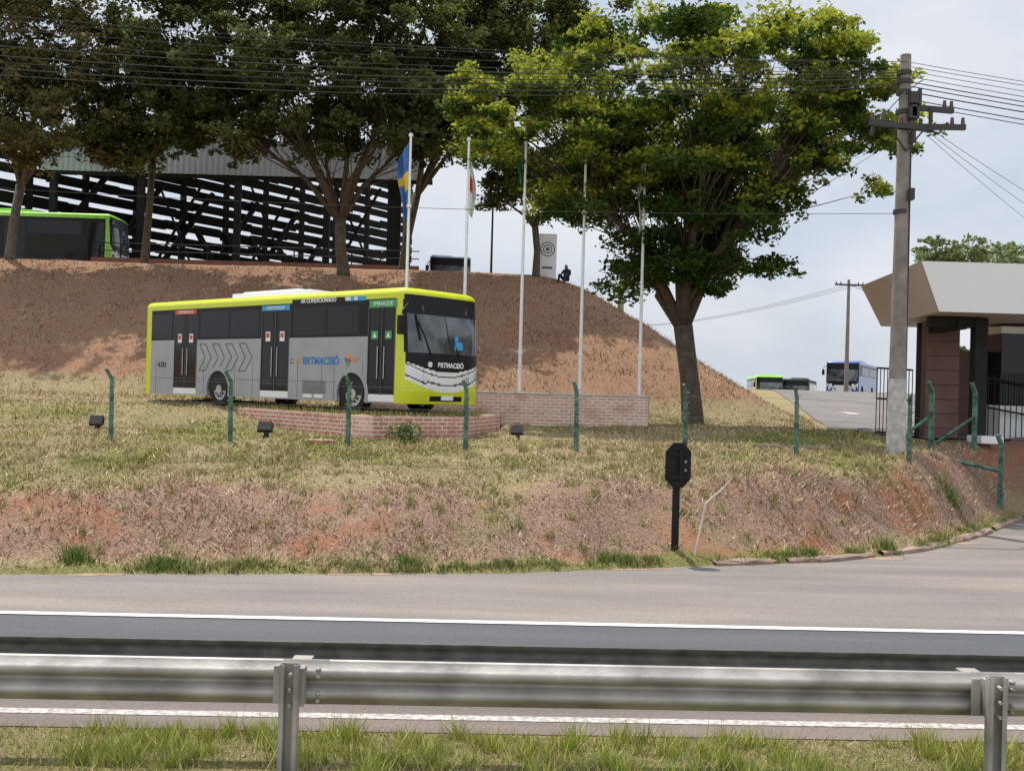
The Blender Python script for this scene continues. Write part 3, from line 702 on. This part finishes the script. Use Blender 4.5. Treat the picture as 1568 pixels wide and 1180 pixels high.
g=MB(); g.box((-13.5,54.2,8.85),(17,.25,.55)); g.build('plinth',[mat('rust_plinth',(.22,.10,.07),.8)],shed)
g=MB()
for z in (9.5,9.9): g.tube([(-22,54.2,z),(-5,54.2,z)],.03,5)
for k in range(12): g.box((-22+k*1.5,54.2,9.4),(.06,.06,1.0))
g.build('railing',[m_steel],shed)

# ---------------------------------------------------------------- flagpoles
m_pole=mat('flagpole_white',(.80,.80,.78),.4,.0,var=.08)
def ms_idx(k,r,nz,c,nw):
    if k==1: return 0
    return 0 if r<nz*.35 else (1 if r<nz*.6 else 0) if c<4 else (2 if r<nz*.5 else 0)
def flagpole(x,y,zt,flag=None,seed=0):
    root=empty('flagpole',(x,y,0)); g=MB(); z0=Hf(x,y)-.1
    g.tube([(0,0,z0),(0,0,3.5),(0,0,zt)],[.065,.055,.035],10); g.tube([(0,0,zt),(0,0,zt+.09)],[.07,.05],10); g.box((0,0,z0+.9),(.3,.3,.1))
    for zz in (3.9,8.2): g.tube([(0,0,zz),(0,0,zz+.1)],.075,10)
    g.build('pole',[m_pole],root,smooth=False)
    if flag:
        z1,z2,w,ms=flag; v_=[];f_=[];r_=random.Random(seed); nz,nw=24,8; ph=r_.uniform(0,6)
        for a in range(nz+1):
            t=a/nz
            for b_ in range(nw+1):
                u=b_/nw; sag=w*u*(.45+.35*math.sin(t*4.2+ph)+.25*t)
                v_.append((.05*(1 if w>0 else -1)+sag,.16*math.sin(u*9+t*3+ph)*u+.04,z2-(z2-z1)*t*(1-.15*u)-u*.45))
        for a in range(nz):
            for b_ in range(nw):
                f_.append((a*(nw+1)+b_,a*(nw+1)+b_+1,(a+1)*(nw+1)+b_+1,(a+1)*(nw+1)+b_)); 
        g=MB(); g.v=v_; g.f=f_; g.m=[ms_idx(len(ms),q//nw,nz,q%nw,nw) for q in range(len(f_))]
        g.build('flag',ms,root,smooth=True)
fb=mat('flag_blue',(.05,.14,.36),.8); fy=mat('flag_yellow',(.6,.42,.04),.8); fg=mat('flag_green',(.03,.16,.06),.8); fw=mat('flag_white',(.62,.62,.62),.8); fk=mat('flag_black',(.03,.03,.03),.8); frd=mat('flag_red',(.4,.03,.03),.8)
flagpole(-3.25,31.4,10.35,(7.9,10.2,-.38,[fb,fy,fy]),1)
flagpole(-1.5,31.5,10.3,(8.1,10.0,.22,[fw,frd,fw]),2)
flagpole(.22,31.6,10.25,(9.1,10.0,-.22,[fg,fk,fg]),3)
flagpole(2.05,31.7,10.15)
flagpole(3.87,31.8,10.05,(7.7,9.9,-.25,[fw,fk,fw]),4)

# ---------------------------------------------------------------- fence posts
m_gpost=mat('green_painted_post',(.085,.165,.125),.9,var=.7,scale=7,bump=.5)
fen=empty('green_fence')
for k,(x,y) in enumerate([(-8.6,22.5),(-6.03,22.5),(-3.5,22.5),(-.96,22.5),(1.42,22.5),(3.78,22.6),(6.22,22.7),(8.75,22.9)]):
    z=Hf(x,y); g=MB(); l=random.uniform(-.06,.06)
    g.tube([(x,y,z-.2),(x+l*.5,y,z+1.28),(x+l-.06,y-.18,z+1.50)],[.058,.045,.038],4); 
    for q in range(6): g.tube([(x+l*.3-.075,y-.02,z+.2+q*.22),(x+l*.3+.075,y-.02,z+.23+q*.22)],.012,4,1)
    g.build('post',[m_gpost,m_galv2],fen)
for (x,y,h) in [(11.75,25.0,1.75),(12.2,27.5,1.75),(10.7,26.6,1.7)]:
    z=Hf(x,y); g=MB(); g.tube([(x,y,z-.2),(x,y,z+h*.85),(x-.15,y-.1,z+h)],[.08,.07,.06],4); g.tube([(x,y,z+h*.5),(x-1.0,y+.3,Hf(x-1,y+.3)-.05)],.045,4); g.build('corner_post',[m_gpost],fen)
g=MB()
for h in (.3,.8,1.25):
    pts=[(x,22.5,Hf(x,22.5)+h) for x in np.arange(-20,9,1.2)]; g.tube(pts,.003,3)
g.build('wires',[m_galv2],fen)

for x,y in ((-9.6,24.3),(-5.35,22.9),(.18,25.6)):
    z=Hf(x,y); g=MB(); g.box((x,y,z+.05),(.1,.1,.18)); M_=Matrix.Rotation(R(-35),3,'X')
    g.box((x-.03,y,z+.24),(.30,.12,.22),M=M_); g.box((x-.03,y+.07,z+.22),(.2,.1,.12),M=M_); g.tube([(x-.2,y,z+.12),(x-.2,y,z+.26),(x+.14,y,z+.26),(x+.14,y,z+.12)],.012,5)
    g.build('floodlight',[m_dark],bevel=.01)

m_sign=mat('black_sign_paint',(.012,.012,.012),.7,var=.3,spec=.25)
x,y=2.78,17.4; z=Hf(x,y); rt=empty('road_sign',(x,y,z),R(8))
g=MB(); g.box((0,0,.55),(.11,.08,1.6)); g.build('post',[m_sign],rt,bevel=.008)
g=MB(); w_,h_=.215,.37; c_=.13
oc=[(-w_+c_,-h_),(w_-c_,-h_),(w_,-h_+c_*1.1),(w_,h_-c_*1.1),(w_-c_,h_),(-w_+c_,h_),(-w_,h_-c_*1.1),(-w_,-h_+c_*1.1)]
g.add([(a,-.09,b_+1.42) for a,b_ in oc]+[(a,-.05,b_+1.42) for a,b_ in oc],[tuple(range(8)),tuple(range(15,7,-1))]+[(k,k+8,(k+1)%8+8,(k+1)%8) for k in range(8)])
g.box((.03,-.12,1.42),(.05,.05,.5)); g.box((.0,-.11,1.60),(.36,.04,.05)); g.box((.0,-.11,1.22),(.36,.04,.05))
g.build('sign_board',[m_sign],rt)
g=MB()
for zz in (1.48,1.34): g.tube([(.12,-.093,zz),(.12,-.10,zz)],.022,12)
g.build('reflector',[m_galv],rt)
g=MB(); g.tube([(3.1,17.3,Hf(3.1,17.3)-.02),(3.3,17.5,.98),(3.62,17.7,1.22),(3.78,17.75,1.4)],[.022,.02,.016,.006],6); g.tube([(3.62,17.7,1.22),(3.72,17.7,1.2),(3.74,17.7,1.5)],[.012,.010,.004],5)
g.build('dead_branch',[mat('dry_wood',(.48,.42,.34),.9)])
g=MB(); g.box((6.6,24.6,Hf(6.6,24.6)+.0),(1.7,.5,.16)); g.build('concrete_slab',[m_kerb],bevel=.02)
g=MB(); 
for q in range(5): g.box((-4.3+q*.11+random.uniform(-.02,.02),22.6+random.uniform(-.1,.1),Hf(-4.3,22.6)+.04),(.1,.2,.07),rz=random.uniform(-1,1))
g.build('loose_bricks',[m_br2])

# ---------------------------------------------------------------- utility poles & wires
m_conc=mat('pole_concrete',(.24,.21,.185),.9,var=.3,scale=3,bump=.4); m_concp=mat('painted_band',(.46,.44,.42),.9,var=.35,scale=5)
m_arm=mat('crossarm',(.05,.045,.045),.7); m_ins=mat('insulator',(.10,.05,.03),.3)
def upole(x,y,zt,r0,r1,arms,rz=0,zb=None,band=True):
    z=Hf(x,y); root=empty('utility_pole',(x,y,z),0); h=zt-z
    g=MB(); g.tube([(0,0,-.3),(0,0,h)],[r0,r1],14); g.build('shaft',[m_conc],root,smooth=False)
    if band:
        g=MB(); g.tube([(0,0,-.05),(0,0,1.7)],[r0+.004,r0-.014],14,caps=False); g.build('painted_base',[m_concp],root)
    g=MB()
    for az,l,ox,ra in arms:
        M_=Matrix.Rotation(ra,3,'Z'); g.box((ox*math.cos(ra),ox*math.sin(ra)-.2,az-z),(l,.10,.12),0,M=M_)
        for s in (-.46,-.3,.3,.46):
            p=M_@Vector((s*l,0,0)); g.tube([(p.x+ox*math.cos(ra),p.y+ox*math.sin(ra)-.2,az-z+.06),(p.x+ox*math.cos(ra),p.y+ox*math.sin(ra)-.2,az-z+.22)],[.05,.035],7,1)
    g.build('crossarms',[m_arm,m_ins],root); return root
up=upole(8.85,24,10.75,.215,.12,[(9.05,1.7,-.15,.3),(9.05,1.5,.55,-.05),(9.5,1.1,.6,.2)])
g=MB()
for zz,w_ in ((8.95,.22),(8.4,.08),(9.3,.18),(7.1,.1),(9.0,.1)): g.box((.12,-.22,zz-1.2),(w_,.2,.26))
for zz in (10.1,9.9,9.65,9.2,6.9): g.tube([(-.03,0,zz-1.42),(-.03,0,zz-1.32)],.17,12)
g.tube([(-.6,-.3,7.65),(-.1,-.25,8.2),(.3,-.3,8.5)],.012,5); g.tube([(.16,-.1,-0.2),(.13,-.1,8.0)],.018,5)
g.tube([(-.75,-.3,7.65),(-.85,-.3,7.2)],.045,7); g.tube([(.45,-.3,7.5),(.0,-.15,6.9)],.02,5); g.tube([(-.5,-.3,7.5),(.0,-.15,6.9)],.02,5)
g.tube([(.25,-.25,8.3),(.25,-.25,7.95)],.05,8); g.tube([(.55,-.15,7.9),(.55,-.15,7.6)],.05,8)
g.build('fittings',[m_arm],up)
upole(24.3,76,11.6,.17,.1,[(11.2,2.2,0,.1)],band=False)
wires=empty('power_lines'); m_wire=mat('wire',(.05,.05,.05),.9,spec=.1)
def wire(p,q,sag,r=.010,n=24):
    p=Vector(p);q=Vector(q); pts=[]
    for k in range(n+1):
        t=k/n; v=p.lerp(q,t); v.z-=sag*4*t*(1-t); pts.append(v)
    g=MB(); g.tube(pts,r,4); g.build('wire',[m_wire],wires)
for k,(za,zb,dy,r) in enumerate([(10.6,12.6,0,.007),(10.55,12.2,-.5,.007),(10.5,12.4,.4,.007),(10.42,12.0,.2,.008),(10.35,11.75,0,.012),(10.3,11.6,.1,.012),(10.22,11.4,-.1,.014),(10.1,11.35,0,.012),(10.05,11.2,.15,.010)]):
    wire((8.85,24+dy*.3,za),(-31,22+dy,zb+random.uniform(-.1,.1)),.85+.05*k,r)
    wire((8.85,24,za-.05*k),(40,25.5+dy,za-.55-.1*k),.9,r)
wire((8.85,24,7.1),(-31,22.5,8.2),.7,.006)
for k in range(3): wire((9.4,24,9.1-.1*k),(45,60+4*k,9.5),1.2,.007)
for k in range(3): wire((24.3+.5*k,76,11.3),(12+.5*k,140,12),1.0,.012); 
for k in range(3): wire((24.3+.5*k,76,11.2-.2*k),(50,66,9),1.2,.014)

g=MB(); x,y=-1.2,52; g.tube([(x,y,8.3),(x,y,12.6)],[.06,.04],8); g.box((x,y-.05,12.6),(.5,.15,.08)); g.build('lamp_post',[m_steel])
tt=empty('totem_sign',(1.55,51.0,8.3)); g=MB(); g.box((0,0,1.0),(.9,.25,2.4)); g.build('panel',[m_white],tt,bevel=.03)
g=MB()
for r0,r1 in ((.36,.31),(.23,.18),(.1,.0)):
    nn=24; vs=[];fs=[]
    for a in range(nn):
        t=2*math.pi*a/nn; vs+=[(r0*math.cos(t),-.132,1.45+r0*math.sin(t)),(r1*math.cos(t),-.132,1.45+r1*math.sin(t))]
    for a in range(nn): b2=(a+1)%nn; fs.append((2*a,2*b2,2*b2+1,2*a+1))
    g.add(vs,fs)
g.box((0,-.13,.55),(.5,.012,.1)); g.build('rings',[m_dg],tt)

def person(name,loc,rz):
    root=empty(name,loc,rz)
    J=[(0,0,.12),(0,.02,.35),(0,.0,.55),(0,-.03,.66),(0,-.06,.74),(0,-.07,.86),
       (-.17,0,.57),(-.25,-.12,.36),(-.12,-.32,.40),(.17,0,.57),(.25,-.12,.36),(.12,-.32,.40),
       (-.1,-.04,.12),(-.17,-.42,.38),(-.16,-.50,.0),(-.16,-.64,-.03),(.1,-.04,.12),(.17,-.42,.38),(.16,-.50,.0),(.16,-.64,-.03)]
    E=[(0,1),(1,2),(2,3),(3,4),(4,5),(2,6),(6,7),(7,8),(2,9),(9,10),(10,11),(0,12),(12,13),(13,14),(14,15),(0,16),(16,17),(17,18),(18,19)]
    rad=[.15,.14,.16,.06,.095,.085,.075,.05,.035,.075,.05,.035,.10,.075,.05,.04,.10,.075,.05,.04]
    me=bpy.data.meshes.new('p'); me.from_pydata(J,E,[]); o=bpy.data.objects.new('p',me); scene.collection.objects.link(o)
    sk=o.modifiers.new('s','SKIN'); 
    for k,r in enumerate(rad): me.skin_vertices[0].data[k].radius=(r,r*.85)
    me.skin_vertices[0].data[0].use_root=True
    o.modifiers.new('ss','SUBSURF').levels=2; o.modifiers['ss'].render_levels=2
    dg=bpy.context.evaluated_depsgraph_get(); m2=bpy.data.meshes.new_from_object(o.evaluated_get(dg)); bpy.data.objects.remove(o)
    for q in (mat('dark_shirt',(.02,.02,.025),.9),mat('skin',(.20,.11,.07),.6),mat('dark_trousers',(.03,.03,.04),.9),mat('hair',(.01,.01,.01),.9)): m2.materials.append(q)
    for p in m2.polygons:
        c=p.center; p.use_smooth=True
        p.material_index=3 if (c.z>.83 or (c.z>.74 and c.y>-.04)) else 1 if c.z>.66 else (1 if (abs(c.x)<.2 and c.y<-.27 and c.z>.38 and abs(c.x)<.15) else (2 if (c.z<.2 or c.y<-.2) else 0))
    link(bpy.data.objects.new('body',m2),root)
px_,py_=2.45,49.7; person('seated_person',(px_,py_,Hf(px_,py_)+.02),R(-30))

# ---------------------------------------------------------------- gatehouse
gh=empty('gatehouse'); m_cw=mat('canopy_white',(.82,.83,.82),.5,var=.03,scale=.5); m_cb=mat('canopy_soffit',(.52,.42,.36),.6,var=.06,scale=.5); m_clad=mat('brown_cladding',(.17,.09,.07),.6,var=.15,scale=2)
g=MB(); T=[(10.5,27,6.43),(23,27,6.43),(23,33.2,6.43),(11.0,33.2,6.43)]; Bq=[(11.05,27.15,5.15),(22.5,27.15,5.15),(22.5,33.0,5.15),(11.6,33.0,5.15)]
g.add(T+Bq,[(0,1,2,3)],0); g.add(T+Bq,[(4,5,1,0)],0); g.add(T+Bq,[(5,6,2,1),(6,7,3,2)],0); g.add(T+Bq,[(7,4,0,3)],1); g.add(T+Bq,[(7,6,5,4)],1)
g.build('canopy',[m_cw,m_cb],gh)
zg=Hf(12.5,29)
g=MB(); g.box((12.5,30.6,(zg+5.15)/2),(.95,.5,5.15-zg)); g.box((13.6,31.3,(zg+5.15)/2-.6),(1.2,.2,3)); g.build('clad_pier',[m_clad],gh)
for q in range(9):
    g=MB(); g.box((12.5,30.345,zg+.3+q*.42),(.94,.006,.015)); g.build('cladding_joint',[m_steel],gh)
g=MB(); g.box((12.75,28.6,(zg+5.13)/2),(.34,.34,5.13-zg)); g.box((12.2,29.6,4.95),(.25,2.4,.3)); g.box((12.0,28.6,5.0),(1.3,.28,.26)); g.box((11.85,30.5,(zg+5.1)/2),(.1,.15,5.1-zg)); g.box((17,30.6,(zg+5.13)/2),(.34,.34,5.13-zg)); g.build('steel_frame',[m_steel],gh)
g=MB(); g.box((15.6,31.2,zg+.5),(3.0,2,1.0),0); g.box((15.6,31.2,zg+3.2),(3.0,2,.2),0); g.build('booth_walls',[m_cw],gh)
g=MB(); g.box((15.6,31.2,zg+2.05),(2.9,1.9,2.08),0); g.build('booth_glass',[m_glass],gh)
g=MB(); g.box((12.8,28.2,zg+.08),(.6,.9,.2)); g.build('kerb_block',[m_cw],gh,bevel=.02)
gt=empty('steel_gate'); g=MB()
def rails(x0,y0,x1,y1,h,step=.12):
    n=int(math.hypot(x1-x0,y1-y0)/step)
    for k in range(n+1):
        t=k/n; x=x0+(x1-x0)*t; y=y0+(y1-y0)*t; z=Hf(x,y); g.box((x,y,z+h/2),(.022,.022,h))
    for hh in (.12,h*.55,h):
        g.tube([(x0,y0,Hf(x0,y0)+hh),(x1,y1,Hf(x1,y1)+hh)],.03,5)
rails(10.75,30.8,11.8,30.8,2.0,.10); rails(13.2,30.0,20,30.0,1.9,.16)
g.build('bars',[m_steel],gt)
hs=empty('tiled_roof_house'); g=MB(); g.box((46,84,4.6),(12,7,3.4)); g.build('walls',[mat('house_wall',(.45,.4,.33),.8)],hs)
g=MB(); g.add([(39.5,80,6.3),(52.5,80,6.3),(52.5,88,6.3),(39.5,88,6.3),(39.5,84,8),(52.5,84,8)],[(0,1,5,4),(2,3,4,5),(1,2,5),(3,0,4),(0,3,2,1)]); g.build('roof',[mat('roof_tiles',(.25,.11,.07),.9,var=.3,scale=3)],hs)
g=MB()
for q in range(3): g.box((42+q*3.5,80.48,4.9),(1.4,.06,1.2))
g.build('windows',[m_glass],hs)

# ---------------------------------------------------------------- light
az=R(-30); el=R(66)
sd=Vector((math.sin(az)*math.cos(el),math.cos(az)*math.cos(el),math.sin(el)))
sl=bpy.data.lights.new('sun','SUN'); sl.energy=4.9; sl.angle=R(.6); sl.color=(1,.95,.87)
so=bpy.data.objects.new('sun',sl); so.rotation_euler=sd.to_track_quat('Z','Y').to_euler(); link(so)
wd=bpy.data.worlds.new('World'); scene.world=wd; wd.use_nodes=True; nt=wd.node_tree; N=nt.nodes; L=nt.links
bg=N['Background']; bg.inputs['Strength'].default_value=.1
sk=N.new('ShaderNodeTexSky'); sk.sky_type='NISHITA'; sk.sun_disc=False; sk.sun_elevation=el; sk.sun_rotation=az; sk.air_density=1.2; sk.dust_density=2.0
tc=N.new('ShaderNodeTexCoord'); mp=N.new('ShaderNodeMapping'); mp.inputs['Scale'].default_value=(1,1,2.6); L.new(tc.outputs['Generated'],mp.inputs[0])
nz=N.new('ShaderNodeTexNoise'); nz.inputs['Scale'].default_value=2.3; nz.inputs['Detail'].default_value=7; nz.inputs['Roughness'].default_value=.52; nz.inputs['Distortion'].default_value=.4; L.new(mp.outputs[0],nz.inputs['Vector'])
rp=N.new('ShaderNodeValToRGB'); rp.color_ramp.elements[0].position=.36; rp.color_ramp.elements[1].position=.62; rp.color_ramp.elements[0].color=(.8,.8,.8,1); rp.color_ramp.elements[1].color=(1,1,1,1); L.new(nz.outputs['Fac'],rp.inputs['Fac'])
n2=N.new('ShaderNodeTexNoise'); n2.inputs['Scale'].default_value=3.0; n2.inputs['Detail'].default_value=6; L.new(mp.outputs[0],n2.inputs['Vector'])
cr=N.new('ShaderNodeValToRGB'); cr.color_ramp.elements[0].position=.35; cr.color_ramp.elements[1].position=.65; cr.color_ramp.elements[0].color=(6.2,6.9,8.1,1); cr.color_ramp.elements[1].color=(8.6,8.8,9.2,1); L.new(n2.outputs['Fac'],cr.inputs['Fac'])
dt=N.new('ShaderNodeVectorMath'); dt.operation='DOT_PRODUCT'; L.new(tc.outputs['Generated'],dt.inputs[0]); dt.inputs[1].default_value=tuple(sd)
mr=N.new('ShaderNodeMapRange'); mr.inputs[1].default_value=.75; mr.inputs[2].default_value=1; mr.inputs[3].default_value=1.0; mr.inputs[4].default_value=2.0; L.new(dt.outputs['Value'],mr.inputs[0])
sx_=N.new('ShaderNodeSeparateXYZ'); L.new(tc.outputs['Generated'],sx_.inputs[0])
m3=N.new('ShaderNodeMapRange'); m3.inputs[1].default_value=.1; m3.inputs[2].default_value=-.7; m3.inputs[3].default_value=1.0; m3.inputs[4].default_value=1.4; L.new(sx_.outputs['Y'],m3.inputs[0])  # added fill: sky brightened behind the camera to lift camera-facing surfaces
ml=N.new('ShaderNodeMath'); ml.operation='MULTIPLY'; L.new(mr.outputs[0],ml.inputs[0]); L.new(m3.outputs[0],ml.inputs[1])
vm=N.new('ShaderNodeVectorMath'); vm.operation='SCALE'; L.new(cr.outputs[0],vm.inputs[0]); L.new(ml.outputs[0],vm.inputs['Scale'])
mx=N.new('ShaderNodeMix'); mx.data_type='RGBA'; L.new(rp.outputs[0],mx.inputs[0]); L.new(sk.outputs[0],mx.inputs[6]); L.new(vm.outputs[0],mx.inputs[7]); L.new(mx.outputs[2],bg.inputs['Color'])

# ---------------------------------------------------------------- camera
cam=bpy.data.cameras.new('camera'); cam.sensor_width=36; cam.lens=36.73; cam.clip_end=6000; cam.clip_start=.1
co=bpy.data.objects.new('camera',cam); link(co)
co.matrix_world=Matrix.Translation((0,0,2.75))@Matrix.Rotation(R(90)+10/1600,4,'X')@Matrix.Rotation(.028,4,'Z')
scene.camera=co
scene.view_settings.view_transform='Standard'; scene.view_settings.look='None'; scene.view_settings.exposure=0
